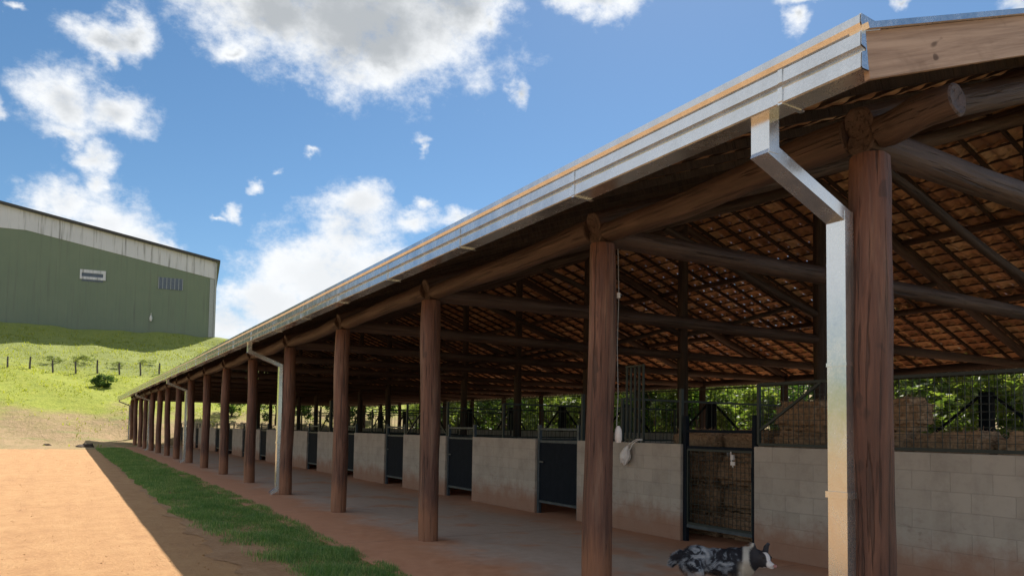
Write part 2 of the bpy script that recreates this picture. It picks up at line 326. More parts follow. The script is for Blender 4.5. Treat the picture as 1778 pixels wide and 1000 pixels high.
# ---------------------------------------------------------------- mesh helpers
class MB:
    def __init__(s): s.v = []; s.f = []; s.sm = []
    def add(s, vs, fs, smooth=False):
        o = len(s.v); s.v += [tuple(v) for v in vs]; s.f += [tuple(i + o for i in f) for f in fs]; s.sm += [smooth] * len(fs); return s
    def box(s, x0, x1, y0, y1, z0, z1):
        v = [(x, y, z) for z in (z0, z1) for y in (y0, y1) for x in (x0, x1)]
        return s.add(v, [(0, 2, 3, 1), (4, 5, 7, 6), (0, 1, 5, 4), (2, 6, 7, 3), (0, 4, 6, 2), (1, 3, 7, 5)])
    def bar(s, p0, p1, w, h, up=(0, 0, 1)):
        p0, p1 = Vector(p0), Vector(p1); d = (p1 - p0).normalized(); u = Vector(up)
        a = d.cross(u); a = a.normalized() if a.length > 1e-4 else Vector((1, 0, 0)); b = a.cross(d).normalized()
        v = [p + a * (i * w / 2) + b * (j * h / 2) for p in (p0, p1) for i, j in ((-1, -1), (1, -1), (1, 1), (-1, 1))]
        return s.add(v, [(0, 1, 2, 3), (7, 6, 5, 4), (0, 4, 5, 1), (1, 5, 6, 2), (2, 6, 7, 3), (3, 7, 4, 0)])
    def tube(s, pts, rad, n=8, caps=True):
        pts = [Vector(p) for p in pts]; rad = rad if hasattr(rad, '__len__') else [rad] * len(pts); vs = []; fs = []
        a = None
        for i, p in enumerate(pts):
            d = (pts[min(i + 1, len(pts) - 1)] - pts[max(i - 1, 0)]).normalized()
            if a is None: a = d.orthogonal().normalized()
            a = (a - d * a.dot(d)).normalized(); b = d.cross(a)
            for k in range(n):
                t = 2 * math.pi * k / n; vs.append(p + (a * math.cos(t) + b * math.sin(t)) * rad[i])
        for i in range(len(pts) - 1):
            for k in range(n): fs.append((i * n + k, i * n + (k + 1) % n, (i + 1) * n + (k + 1) % n, (i + 1) * n + k))
        s.add(vs, fs, True)
        if caps: s.add(vs[:n], [tuple(range(n))[::-1]]); s.add(vs[-n:], [tuple(range(n))])
        return s
    def mesh(s, name):
        me = bpy.data.meshes.new(name); me.from_pydata(s.v, [], s.f); me.polygons.foreach_set('use_smooth', s.sm); me.update(); return me

def mesh_np(name, V, F, smooth=False):   # V (n,3), F (m,k)
    me = bpy.data.meshes.new(name); V = np.asarray(V, np.float32); F = np.asarray(F, np.int32); k = F.shape[1]
    me.vertices.add(len(V)); me.vertices.foreach_set('co', V.ravel())
    me.loops.add(F.size); me.loops.foreach_set('vertex_index', F.ravel())
    me.polygons.add(len(F)); me.polygons.foreach_set('loop_start', np.arange(0, F.size, k, dtype=np.int32))
    me.polygons.foreach_set('use_smooth', np.full(len(F), smooth)); me.update(calc_edges=True); me.validate(); return me

def put(name, me, mat, parent=None, loc=(0, 0, 0), rot=None, label=None, cat=None, group=None, kind=None):
    """loc/rot are in the parent's space"""
    o = bpy.data.objects.new(name, me); COL.objects.link(o)
    if mat is not None and len(me.materials) == 0: me.materials.append(mat)
    if parent: o.parent = parent
    o.matrix_basis = Matrix.Translation(Vector(loc)) @ (rot.to_4x4() if rot is not None else Matrix.Identity(4))
    tag(o, label, cat, group, kind); return o
def tag(o, label=None, cat=None, group=None, kind=None):
    for k, v in (('label', label), ('category', cat), ('group', group), ('kind', kind)):
        if v: o[k] = v
    return o
def empty(name, loc, rz=0, **k):
    o = bpy.data.objects.new(name, None); COL.objects.link(o); o.location = loc; o.rotation_euler = (0, 0, rz); o.empty_display_size = .2
    return tag(o, **k)
def copy_tree(o, loc, rz=None, label=None):
    c = o.copy(); COL.objects.link(c); c.location = loc
    if rz is not None: c.rotation_euler = (0, 0, rz)
    if label: c['label'] = label
    for ch in o.children:
        d = ch.copy(); COL.objects.link(d); d.parent = c; d.matrix_basis = ch.matrix_basis
        for g in ch.children:
            e = g.copy(); COL.objects.link(e); e.parent = d; e.matrix_basis = g.matrix_basis
    return c

LOGC = {}
def log_mesh(L, r0, r1, mat, seed, bend=0.022):
    key = (round(L, 2), r0, r1, mat.name, seed)
    if key in LOGC: return LOGC[key]
    n = 20; k = max(6, int(L / 0.16)); vs = []; fs = []; rr = random.Random(seed)
    ph = rr.random() * 6; sd = Vector((seed * 3.1, seed * 1.7, 0))
    for i in range(k + 1):
        t = i / k; r = r0 + (r1 - r0) * t; z = L * t
        ox = bend * math.sin(ph + t * 4.5) * math.sin(math.pi * t); oy = bend * math.cos(ph * 2 + t * 3.5) * math.sin(math.pi * t)
        e = 1.0 if 0 < i < k else 0.96
        for j in range(n):
            a = 2 * math.pi * j / n; c, s_ = math.cos(a), math.sin(a)
            q = mn.noise(Vector((c * 1.4, s_ * 1.4, z * 0.9)) + sd) * 0.10 + mn.noise(Vector((c * 4, s_ * 4, z * 2.2)) + sd) * 0.045
            rad = r * e * (1 + q); vs.append((ox + c * rad, oy + s_ * rad, z))
    for i in range(k):
        for j in range(n): fs.append((i * n + j, i * n + (j + 1) % n, (i + 1) * n + (j + 1) % n, (i + 1) * n + j))
    b = MB(); b.add(vs, fs, True)
    for ring, zz, o_ in ((vs[:n], 0, 1), (vs[-n:], L, -1)):
        c0 = (sum(q[0] for q in ring) / n, sum(q[1] for q in ring) / n)
        inn = [(c0[0] + (q[0] - c0[0]) * .86, c0[1] + (q[1] - c0[1]) * .86, q[2] - o_ * .008) for q in ring]
        mid = [(c0[0], c0[1], zz + o_ * .006)]
        f1 = [(k, (k + 1) % n, n + (k + 1) % n, n + k) for k in range(n)] + [(n + k, n + (k + 1) % n, 2 * n) for k in range(n)]
        b.add(ring + inn + mid, [f[::-1] for f in f1] if o_ > 0 else f1)
    me = b.mesh('log'); me.materials.append(mat); LOGC[key] = me; return me
def log(name, p0, p1, r0, r1, mat, parent, seed=0, **kw):
    p0, p1 = Vector(p0), Vector(p1); d = p1 - p0
    me = log_mesh(d.length, r0, r1, mat, seed); rot = d.to_track_quat('Z', 'X').to_matrix()
    org = parent.location if parent else Vector((0, 0, 0))
    return put(name, me, None, parent, p0 - org, rot, **kw)

def sstep(a, b, x):
    t = np.clip((x - a) / (b - a), 0, 1); return t * t * (3 - 2 * t)

# ---------------------------------------------------------------- terrain
def ground_z(x, y):
    x = np.asarray(x, float); y = np.asarray(y, float)
    z = 0.28 * np.clip(y - 62, 0, 42) * 1.0
    z = np.where(y < 66, 0.28 * np.clip(y - 58, 0, None) ** 2 / 16.0 * 1.0, z)
    z = np.where((y >= 66), 0.28 * (y - 62), z)
    z = np.where(y > 103, 0.28 * 41 + (13.65 - 11.48) * sstep(103, 108.5, y), z)
    bank = 0.16 * np.clip(x - 33, 0, 60); z = z + bank * (1 - sstep(60, 110, y)) * sstep(-40, 0, y)
    far = np.clip(np.hypot(x, y) - 250, 0, None) * 0.0
    w = sstep(50, 62, y) + sstep(28, 40, x)
    w = np.clip(w, 0, 1)
    z = z + w * (0.16 * np.sin(x * .31 + 1.1) * np.sin(y * .27) + 0.09 * np.sin(x * .9 + y * .5) + .05 * np.sin(x * 1.7 - y * 1.3))
    return z + far
xs = np.unique(np.concatenate([np.linspace(-900, -40, 25), np.linspace(-40, 60, 161), np.linspace(60, 1200, 30)]))
ys = np.unique(np.concatenate([np.linspace(-500, -10, 14), np.linspace(-10, 46, 12), np.linspace(46, 116, 176), np.linspace(116, 1500, 26)]))
X, Y = np.meshgrid(xs, ys); Z = ground_z(X, Y); nx = len(xs); ny = len(ys)
V = np.stack([X, Y, Z], -1).reshape(-1, 3); I = np.arange(nx * ny).reshape(ny, nx)
F = np.stack([I[:-1, :-1], I[:-1, 1:], I[1:, 1:], I[1:, :-1]], -1).reshape(-1, 4)
put('ground', mesh_np('ground', V, F, True), M['ground'], kind='structure')

def strip(name, xl, xr, y0, y1, z, mat, n=240, nxs=2, jl=0.0, jr=0.0, sd=0, endj=0):
    vs = []; 
    yy = np.linspace(0, 1, n) ** 1.6 * (y1 - y0) + y0
    for y in yy:
        a = xl + jl * (mn.noise(Vector((sd, y * 1.3, 0))) + .6 * mn.noise(Vector((sd, y * 5, 3)))); b = xr + jr * (mn.noise(Vector((sd + 5, y * 1.3, 0))) + .6 * mn.noise(Vector((sd + 5, y * 5, 3))))
        for i in range(nxs):
            x = a + (b - a) * i / (nxs - 1); vs.append((x, y + (endj * mn.noise(Vector((x * .6, 0, 1))) if y == yy[-1] else 0), z))
    I = np.arange(n * nxs).reshape(n, nxs); F = np.stack([I[:-1, :-1], I[:-1, 1:], I[1:, 1:], I[1:, :-1]], -1).reshape(-1, 4)
    return put(name, mesh_np(name, np.array(vs), F, True), mat or M['dirt'], kind='structure')
def road():
    xx = np.concatenate([np.linspace(-60, -8, 30), np.linspace(-8, 3.9, 110)[1:]]); yy = np.concatenate([np.linspace(-30, 5, 20), 5 + (np.linspace(0, 1, 330)[1:] ** 1.7) * 47.0])
    vs = []
    for y in yy:
        for x in xx:
            h = .012 * (1 + mn.noise(Vector((x * .9, y * .5, 2)))) + .007 * mn.noise(Vector((x * 3.1, y * 2.6, 5))) + .004 * mn.noise(Vector((x * 9, y * 8, 5)))
            for rx in (-.9, -2.6, -4.6): h -= .012 * math.exp(-((x - rx - .25 * mn.noise(Vector((y * .12, rx, 0)))) / .16) ** 2)
            ye = y + (1.8 * mn.noise(Vector((x * .5, 0, 1))) + .6 * mn.noise(Vector((x * 2.1, 3, 1))) if y == yy[-1] else 0)
            vs.append((x, ye, .005 + max(0, h) * (1 - .85 * min(1, max(0, (x - .9) / .8)))))
    I = np.arange(len(vs)).reshape(len(yy), len(xx)); F = np.stack([I[:-1, :-1], I[:-1, 1:], I[1:, 1:], I[1:, :-1]], -1).reshape(-1, 4)
    put('dirt_road', mesh_np('dirt_road', np.array(vs), F, True), M['dirt'], kind='structure')
road()
def pebbles():
    bm = bmesh.new(); bmesh.ops.create_icosphere(bm, subdivisions=1, radius=1); bv = np.array([v.co[:] for v in bm.verts]); bf = np.array([[v.index for v in f.verts] for f in bm.faces]); bm.free()
    n = 1500; y = 6 * (48 / 6) ** RNG.random(n); x = RNG.uniform(-9, 1.9, n); r_ = RNG.uniform(.003, .010, n) * (1 + y / 40)
    V = bv[None] * r_[:, None, None] * RNG.uniform(.6, 1.3, (n, 1, 3)) * np.array([1, 1, .7]) + np.stack([x, y, np.full(n, .018)], -1)[:, None]
    F = bf[None] + (np.arange(n) * len(bv))[:, None, None]
    put('pebbles', mesh_np('pebbles', V.reshape(-1, 3), F.reshape(-1, 3), False), M['dirt'], kind='stuff', label='small reddish stones and crumbs of earth on the dirt road', cat='pebbles')
pebbles()
strip('grass_verge', 1.66, 3.2, -6, 54, 0.014, M['verge'], 400, 2, 0.22, 0.06, 3)
b = MB()
b.box(3.10, 22.6, 1.2, 65.2, -0.3, 0.035)
strip('dirt_bounce_strip', 22.5, 25.6, -4, 66, 0.006, None, 60, 4, 0, .3, 8)  # red strip added behind the barn to bounce sunlight onto the tile undersides
sl = b.mesh('floor'); put('barn_floor_slab', sl, M['floor'], kind='structure')

# grass blades, thinning out away from the camera
def blades(name, P, H, W, mat, lean=0.5, **kw):
    n = len(P); a = RNG.uniform(0, 2 * np.pi, n); d = np.stack([np.cos(a), np.sin(a), np.zeros(n)], -1)
    s = np.stack([-np.sin(a), np.cos(a), np.zeros(n)], -1); l = RNG.uniform(0.1, 1, n)[:, None] * lean
    up = np.array([0, 0, 1.0]); w = W[:, None] / 2; h = H[:, None]
    v0 = P - s * w; v1 = P + s * w; mid = P + up * h * .6 + d * h * l * .35
    v2 = mid + s * w * .7; v3 = mid - s * w * .7; v4 = P + up * h * .95 + d * h * l
    v5 = v4 + s * w * .15
    V = np.stack([v0, v1, v2, v3, v4, v5], 1).reshape(-1, 3); o = np.arange(n) * 6
    F = np.concatenate([np.stack([o, o + 1, o + 2, o + 3], -1), np.stack([o + 3, o + 2, o + 5, o + 4], -1)])
    return put(name, mesh_np(name, V, F, False), mat, **kw)
def verge_grass():
    P = []; n = 0
    y = 5.5 * (54.0 / 5.5) ** (RNG.uniform(0, 1, 230000)); x = RNG.uniform(1.6, 3.42, len(y))
    keep = []
    for i in range(len(y)):
        v = Vector((x[i] * 1.6, y[i] * .8, 0)); e = mn.noise(v) * 0.5 + mn.noise(v * 3.1) * 0.3
        edge = min((x[i] - 1.72) / 0.30, (3.15 + .25 * min(1, max(0, (y[i] - 6) / 10)) - x[i]) / 0.16)
        near = min(1.0, max(0.0, 1 - (y[i] - 9) / 6.0))       # the verge is worn beside the road near the camera
        worn = max(0, 1 - (x[i] - 1.7) / 0.8) * near * 1.7
        keep.append(random.random() < 0.62 + e * 1.3 + min(0.35, edge * .5) - worn and edge + e * .8 > 0)
    k = np.array(keep); P = np.stack([x[k], y[k], np.full(k.sum(), .013)], -1)
    sc = 0.7 + 0.022 * P[:, 1]
    hv = np.array([mn.noise(Vector((a * 2.2, b * 1.6, 7))) for a, b in P[:, :2]])
    H = RNG.uniform(.02, .075, len(P)) * (1.0 + 1.3 * np.clip(hv, -.4, .8)); W = RNG.uniform(.004, .009, len(P)) * sc
    blades('short_grass', P, H, W, M['blade'], 0.8, kind='stuff', label='short green grass growing in the verge beside the walkway', cat='grass')
verge_grass()
def hill_grass():
    n = 42000; x = RNG.uniform(-18, 26, n); y = RNG.uniform(53, 107, n)
    dens = np.array([mn.noise(Vector((a * .35, b * .2, 0))) * .8 + mn.noise(Vector((a * 1.5, b * .8, 4))) * .6 for a, b in zip(x, y)])
    k = (dens + np.clip((y - 60) / 25, 0, 1) * .9 - .35 > RNG.random(n) * .8) & ~((x > 3) & (y < 66))
    x = x[k]; y = y[k]; P = np.stack([x, y, ground_z(x, y) - .02], -1)
    blades('pasture_grass', P, RNG.uniform(.08, .24, len(P)), RNG.uniform(.04, .10, len(P)), M['blade_hill'], 1.1, kind='stuff', label='rough yellow green pasture grass on the hillside', cat='grass')
hill_grass()

# ---------------------------------------------------------------- barn
X0, XR, XK = 4.40, 21.6, 13.0
TY = [2.86] + [5.65 + 3.877 * k for k in range(16)]
YG0, YG1 = 2.28, TY[-1] + 0.75
EX = 3.46
def ztop(x): return 3.66 + 0.36 * (min(x, 2 * XK - x) - EX)     # top of tiles / barge line
barn = empty('open_barn', (X0, TY[0], 0.0), label='long open sided stable barn with log posts and clay tile roof', cat='barn')
BO = barn.location
def bpart(name, me, mat, **k): return put(name, me, mat, barn, (-BO.x, -BO.y, -BO.z), **k)
FZ = 0.035
for i, y in enumerate(TY):
    r = 0.142 if i else 0.140
    jx = random.uniform(-.02, .02)
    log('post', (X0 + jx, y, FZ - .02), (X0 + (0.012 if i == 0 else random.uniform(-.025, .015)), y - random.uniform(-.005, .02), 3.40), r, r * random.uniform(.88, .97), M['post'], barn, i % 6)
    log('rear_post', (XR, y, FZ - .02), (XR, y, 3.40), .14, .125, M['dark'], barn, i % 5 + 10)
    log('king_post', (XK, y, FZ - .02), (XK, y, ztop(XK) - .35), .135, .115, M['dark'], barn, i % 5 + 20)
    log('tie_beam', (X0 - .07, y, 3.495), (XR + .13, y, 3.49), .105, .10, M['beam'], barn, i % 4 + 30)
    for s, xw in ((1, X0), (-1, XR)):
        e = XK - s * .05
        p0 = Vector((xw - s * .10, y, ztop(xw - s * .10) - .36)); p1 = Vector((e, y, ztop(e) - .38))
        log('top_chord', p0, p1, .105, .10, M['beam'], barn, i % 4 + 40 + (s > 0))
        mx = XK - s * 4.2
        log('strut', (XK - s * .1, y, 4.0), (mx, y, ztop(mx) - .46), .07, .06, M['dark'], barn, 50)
        
# eave logs lying on the posts, one log per bay
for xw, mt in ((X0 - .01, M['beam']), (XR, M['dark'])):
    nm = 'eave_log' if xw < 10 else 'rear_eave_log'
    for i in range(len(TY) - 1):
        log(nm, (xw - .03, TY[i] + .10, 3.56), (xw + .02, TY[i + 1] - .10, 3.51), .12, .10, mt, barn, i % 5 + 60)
    if nm == 'eave_log': log(nm, (xw, YG0 + .01, 3.565), (xw, TY[0] - .10, 3.53), .105, .105, mt, barn, 66)
for x in (7.2, 10.1, XK, 15.9, 18.8):
    z = ztop(x) - .19 - (.05 if x == XK else 0)
    for i in range(0, 4):
        ya = YG0 + .05 + (YG1 - YG0 - .1) * i / 4; yb = YG0 + .05 + (YG1 - YG0 - .1) * (i + 1) / 4
        log('purlin' if x != XK else 'ridge_log', (x, ya, z), (x, yb, z), .075, .07, M['beam'], barn, 70 + i)
# rafters (sawn) and battens
raf = MB(); sl_len = math.hypot(XK - EX, .36 * (XK - EX))
raf.bar((0, 0, 0), (sl_len + .05, 0, 0), .05, .07); raf_me = raf.mesh('rafter'); raf_me.materials.append(M['sawn'])
ang = math.atan(.36)
nr = 96
for i in range(nr):
    y = YG0 + .10 + (YG1 - YG0 - .2) * i / (nr - 1)
    p = Vector((EX + .12, y, ztop(EX + .12) - .095)); put('rafter', raf_me, None, barn, p - BO, Matrix.Rotation(-ang, 3, 'Y'))
for i in range(nr):
    y = YG0 + .10 + (YG1 - YG0 - .2) * i / (nr - 1)
    p = Vector((2 * XK - EX - .12, y, ztop(EX + .12) - .095))
    put('rear_rafter', raf_me, None, barn, p - BO, Matrix.Rotation(math.pi, 3, 'Z') @ Matrix.Rotation(-ang, 3, 'Y'))
ROW = 0.38
bat = MB(); bat.box(-.02, .02, YG0 + .04, YG1 - .04, -.0125, .0125); bat_me = bat.mesh('batten'); bat_me.materials.append(M['sawn'])
nrow = int((XK - EX) * math.sqrt(1 + .36 ** 2) / ROW)
for s in (1, -1):
    for k in range(nrow + 1):
        x = EX + .03 + k * ROW / math.sqrt(1 + .36 ** 2); xx = x if s > 0 else 2 * XK - x
        put('batten' if s > 0 else 'rear_batten', bat_me, None, barn, Vector((xx, 0, ztop(x) - .045)) - Vector((BO.x, BO.y, 0)), Matrix.Rotation(-ang * s, 3, 'Y'))
# clay tile slopes: barrel rows that overlap downhill
def tile_slope(s):
    per = .30; seg = 8; ncol = int((YG1 - YG0) / per * seg); yv = np.linspace(YG0, YG1, ncol + 1)
    prof = .036 * np.cos(2 * np.pi * (yv - YG0) / per) ; prof = np.sign(prof) * np.abs(prof) ** .8 * (.030 ** .2)
    rows = []; nn = nrow + 1
    for k in range(nn):
        for j, (u, h) in enumerate(((0.0, .020), (1.0, -.012))):
            d = (k + u * 1.25) * ROW + .03
            x = EX + d * math.cos(ang); 
            if x > XK: x = XK
            jit = np.repeat(RNG.uniform(-.006, .006, ncol // seg + 2), seg)[:ncol + 1] if j == 0 else 0
            z = 3.66 + .36 * (x - EX) - .008 + prof * (1.0 if j == 0 else .85) + h + jit * .6
            rows.append(np.stack([np.full(ncol + 1, x if s > 0 else 2 * XK - x), yv, z], -1))
    V = np.concatenate(rows); c = ncol + 1; F = []
    for k in range(nn):
        o = 2 * k * c; i = np.arange(ncol); F.append(np.stack([o + i, o + i + 1, o + c + i + 1, o + c + i], -1))
        # downhill lip
    F = np.concatenate(F)
    # give the tiles a thickness: a second skin 12 mm below, joined at the downhill lips
    n0 = len(V); V2 = V - np.array([0, 0, .012]); V = np.concatenate([V, V2]); F2 = F[:, ::-1] + n0; lips = []
    for k in range(nn):
        o = 2 * k * c; i = np.arange(ncol); lips.append(np.stack([o + i + 1, o + i, n0 + o + i, n0 + o + i + 1], -1))
    F = np.concatenate([F, F2] + lips)
    if s < 0: F = F[:, ::-1]
    return mesh_np('tiles', V, F, True)
bpart('tile_roof_slope', tile_slope(1), M['tile']); bpart('rear_tile_roof_slope', tile_slope(-1), M['tile'])
rc = MB(); rc.tube([(XK, YG0, ztop(XK) - .01), (XK, YG1, ztop(XK) - .01)], .11, 12); bpart('ridge_cap', rc.mesh('ridge_cap'), M['tile'])
# barge boards with a metal capping, front gable and far gable
for nm, y in (('barge_board', YG0 - .035), ('far_barge_board', YG1 + .005)):
    for s in (1, -1):
        b = MB(); xa = EX + .02; x1 = XK
        def q(x): return x if s > 0 else 2 * XK - x
        v = [(q(xa), y, ztop(xa) - .24), (q(x1), y, ztop(x1) - .24), (q(x1), y, ztop(x1) + .015), (q(xa - .03), y, ztop(xa - .03) + .015)]
        v += [(a, y + .03, c) for a, _, c in v]
        b.add(v, [(0, 1, 2, 3), (7, 6, 5, 4), (0, 4, 5, 1), (1, 5, 6, 2), (2, 6, 7, 3), (3, 7, 4, 0)])
        bd = bpart(nm, b.mesh(nm), M['plank'])
        c = MB(); c.bar((q(xa - .06), y + .02, ztop(xa - .06) + .034), (q(x1), y + .02, ztop(x1) + .034), .11, .032)
        cp = put('metal_capping', c.mesh('capping'), M['galv'], bd)
# far gable boarding with a ventilation slit
b = MB(); yb = TY[-1] + .16
for k in range(int((XR - X0) / .25)):
    x = X0 + .1 + k * .25; zt = min(ztop(x), ztop(x + .22)) - .12
    if zt > 3.62: 
        b.box(x, x + .235, yb, yb + .02, 3.62, min(4.25, zt))
        if zt > 4.5: b.box(x, x + .235, yb, yb + .02, 4.42, zt)
bpart('far_gable_boarding', b.mesh('boards'), M['dark'])
# gutter: folded profile extruded along the eave
def gutter(x_out, sgn, name):
    pr = [(0.030, .285), (-.004, .285), (-.006, .240), (0.008, .216), (.034, .208), (0.0, .196), (-.003, .122), (.034, .112), (.034, .096), (0.002, .086), (-.002, .008), (0.006, 0), (.16, 0), (.16, .20)]
    inner = [(.152, .20), (.152, .010), (.016, .010), (.016, .080), (.044, .092), (.044, .116), (.012, .126), (.014, .190), (.046, .202), (.030, .220), (.008, .244), (.010, .275), (.030, .275)]
    poly = pr + inner; n = len(poly); ya, yb_ = YG0 - .03, YG1 + .03; b = MB(); vs = []; 
    segs = 21
    for i in range(segs + 1):
        y = ya + (yb_ - ya) * i / segs; dz = -0.10 * (i / segs) + random.uniform(-.008, .008); wx = random.uniform(-.006, .006)
        vs += [(x_out + wx + sgn * px, y, 3.472 + pz + dz) for px, pz in poly]
    fs = [(i * n + k, i * n + (k + 1) % n, (i + 1) * n + (k + 1) % n, (i + 1) * n + k) for i in range(segs) for k in range(n)]
    if sgn < 0: fs = [f[::-1] for f in fs]
    b.add(vs, fs)
    for y, dz in ((ya, 0), (yb_ - .012, -.10)):          # end plates
        v = [(x_out + sgn * px, y + t, 3.472 + pz + dz) for t in (-.004, .008) for px, pz in pr[1:13] + [(.16, .275)]]
        m_ = len(v) // 2; b.add(v, [tuple(range(m_)), tuple(range(2 * m_ - 1, m_ - 1, -1))] + [(k, k + m_, (k + 1) % m_ + m_, (k + 1) % m_) for k in range(m_)])
    return bpart(name, b.mesh('gutter'), M['galv'])
gt = gutter(3.415, 1, 'gutter')
for i in range(30):
    y = YG0 + .45 + i * 2.0; dz = -.10 * (y - YG0) / (YG1 - YG0)
    if y > YG1 - .3: break
    b = MB(); b.box(3.403, 3.412, y, y + .03, 3.48 + dz, 3.56 + dz); b.box(3.403, 3.60, y, y + .03, 3.462 + dz, 3.471 + dz); b.box(3.403, 3.409, y, y + .03, 3.59 + dz, 3.665 + dz)
    put('bracket', b.mesh('bracket'), M['galv'], gt)
gutter(2 * XK - 3.415, -1, 'rear_gutter')
# downpipes
def pipe_mesh(zt):
    b = MB(); w, d = .135, .085                      # width along y, depth along x
    b.box(-.04, .045, -w / 2, w / 2, 3.30 - .05, zt)
    x0, z0, x1, z1 = .0, 3.27, .71, 2.985
    dd = Vector((x1 - x0, 0, z1 - z0)).normalized()
    b.bar((x0 - .035, 0, z0 + .012), (x1 + .03, 0, z1 - .012), w - .006, d - .002)
    b.box(x1 - .0425, x1 + .0425, -w / 2, w / 2, .14, z1 + .035)
    b.box(x1 - .047, x1 + .047, -w / 2 - .005, w / 2 + .005, 2.03, 2.055)
    b.bar((x1, 0, .16), (x1 - .16, 0, .06), w - .01, d - .004)      # kick-out shoe
    return b.mesh('downpipe')
br = MB(); 
for i in (0, 4, 8, 12, 16):
    t = (TY[i] - YG0) / (YG1 - YG0)
    pm = pipe_mesh(3.505 - .10 * t)
    dp = bpart('downpipe', pm, M['galv']); dp.location = Vector((3.515, TY[i] + .085, 0)) - BO
    b = MB(); b.box(.655, .80, -.078, -.0705, 1.2, 1.24); b.box(.655, .80, .0705, .078, 1.2, 1.24); b.box(.655, .665, -.07, .07, 1.2, 1.24)
    put('strap', b.mesh('strap'), M['galv'], dp)

# ---------------------------------------------------------------- stall walls
WX, WZ, WT = 7.68, 1.39, .15
D0, DW, SP = 6.62, 1.34, 3.877
ORD = ['nearest', 'second', 'third', 'fourth', 'fifth', 'sixth', 'seventh', 'eighth', 'ninth', 'tenth', 'eleventh', 'twelfth', 'thirteenth', 'fourteenth', 'fifteenth', 'sixteenth']
def grille(y0, y1, z0, z1, axis='y', step=.075, post=True, horiz=True):
    b = MB(); n = max(1, int((y1 - y0) / step)); r = .0028
    def P(t, z): return (0, t, z) if axis == 'y' else (t, 0, z)
    for i in range(1, n): b.bar(P(y0 + (y1 - y0) * i / n, z0), P(y0 + (y1 - y0) * i / n, z1), r * 2, r * 2)
    if horiz:
        k = int((z1 - z0) / step)
        for j in range(1, k): b.bar(P(y0, z0 + (z1 - z0) * j / k), P(y1, z0 + (z1 - z0) * j / k), r * 2, r * 2)
    for z in (z0, z1): b.bar(P(y0, z), P(y1, z), .035, .035)
    for t in (y0, y1): b.bar(P(t, z0), P(t, z1), .04, .04)
    return b
walls = [(2.93, D0)] + [(D0 + DW + SP * k, D0 + SP * (k + 1)) for k in range(14)]
walls.append((D0 + DW + SP * 14, 63.8))
for i, (a, c) in enumerate(walls):
    L = c - a
    w = empty('stall_wall', (WX, a, FZ), label=f'{ORD[i]} low grey block wall of the stall front along the walkway', cat='block wall', group='low block walls of the stall fronts')
    if i == 0: w['label'] = 'nearest grey block wall, right of the mesh gate, under the wide wire mesh'
    if i == 1: w['label'] = 'short grey block wall with white bag hanging, left of the mesh gate'
    bw = bmesh.new(); bmesh.ops.create_cube(bw, size=1)
    bmesh.ops.scale(bw, vec=(WT, L, WZ), verts=bw.verts); bmesh.ops.translate(bw, vec=(WT / 2, L / 2, WZ / 2), verts=bw.verts)
    bmesh.ops.bevel(bw, geom=bw.edges[:], offset=.006, segments=2, affect='EDGES')
    me = bpy.data.meshes.new('wall'); bw.to_mesh(me); bw.free(); put('blockwork', me, M['block_y'], w)
    if i < 1:
        g = grille(.02, L - .02, WZ + .03, 2.20); g.bar((0, L - .02, WZ + .2), (0, L - .95, 2.19), .03, .03)
        put('mesh_panel', g.mesh('grille'), M['green_steel'], w, (WT / 2, 0, 0))
    elif i in (1, 3, 5):
        b = MB()
        for t in (0.06, L - .06): b.bar((0, t, WZ), (0, t, 2.2), .05, .05)
        if i == 1:
            for t in (.9, 1.0, 1.1, 1.2, 1.3): b.bar((0, t, WZ), (0, t, 2.62), .025, .03)
            b.bar((0, .88, 2.6), (0, 1.32, 2.6), .03, .03); b.bar((0, .88, 1.43), (0, 1.32, 1.43), .03, .03)
        else:
            b.bar((0, L * .5, 2.15), (0, .1, WZ + .05), .035, .035); b.bar((0, L * .5, 2.15), (0, L - .1, WZ + .05), .035, .035); b.bar((0, L * .5, WZ), (0, L * .5, 2.45), .10, .10)
        put('steel_bars', b.mesh('bars'), M['green_steel'], w, (WT / 2, 0, 0))
# doors
def door_parts(root, meshy):
    b = MB()
    for y in (.04, DW - .04): b.box(-.03, .03, y - .03, y + .03, 0.0, 1.66 if not meshy else 1.80)
    b.box(-.02, .02, .07, DW - .07, 1.56, 1.60); b.box(-.02, .02, .07, DW - .07, 1.33, 1.37)
    put('frame', b.mesh('frame'), M['rail'] if not meshy else M['navy'], root)
    b = MB(); b.box(-.022, .022, .075, DW - .075, .20, .245); put('bottom_rail', b.mesh('rail'), M['rail'], root)
    if not meshy:
        b = MB(); b.box(-.008, .008, .072, DW - .072, .247, 1.328); put('panel', b.mesh('panel'), M['navy'], root)
        b = MB(); b.box(-.045, -.032, DW - .22, DW - .08, .95, .98); put('latch', b.mesh('latch'), M['rail'], root)
    else:
        b = grille(.075, DW - .075, .26, 1.315, 'y', .07); put('mesh_panel', b.mesh('mesh'), M['green_steel'], root)
        b = MB(); b.box(-.06, -.03, .36, .41, 1.20, 1.27); b.box(-.07, -.055, .33, .40, 1.13, 1.18); b.tube([(-.04, .42, 1.31), (-.055, .40, 1.2), (-.05, .37, 1.1)], .008, 6)
        put('latch', b.mesh('latch'), M['plastic_white'], root)
        b = MB(); b.box(-.06, .03, -.01, .06, .92, 1.12); put('lock_box', b.mesh('lock'), M['navy'], root)
doors = [None] * 15
g0 = empty('stall_gate', (WX + .075, D0, FZ), label='mesh stall gate with hay showing behind it, nearest the camera', cat='gate'); door_parts(g0, True)
d1 = empty('stall_door', (WX + .075, D0 + SP, FZ), label='nearest solid dark navy stall door with grey rails', cat='door', group='dark stall doors'); door_parts(d1, False)
for k in range(2, 15): copy_tree(d1, (WX + .075, D0 + SP * k, FZ), label=f'{ORD[k - 1]} solid dark navy stall door counting from the nearest')
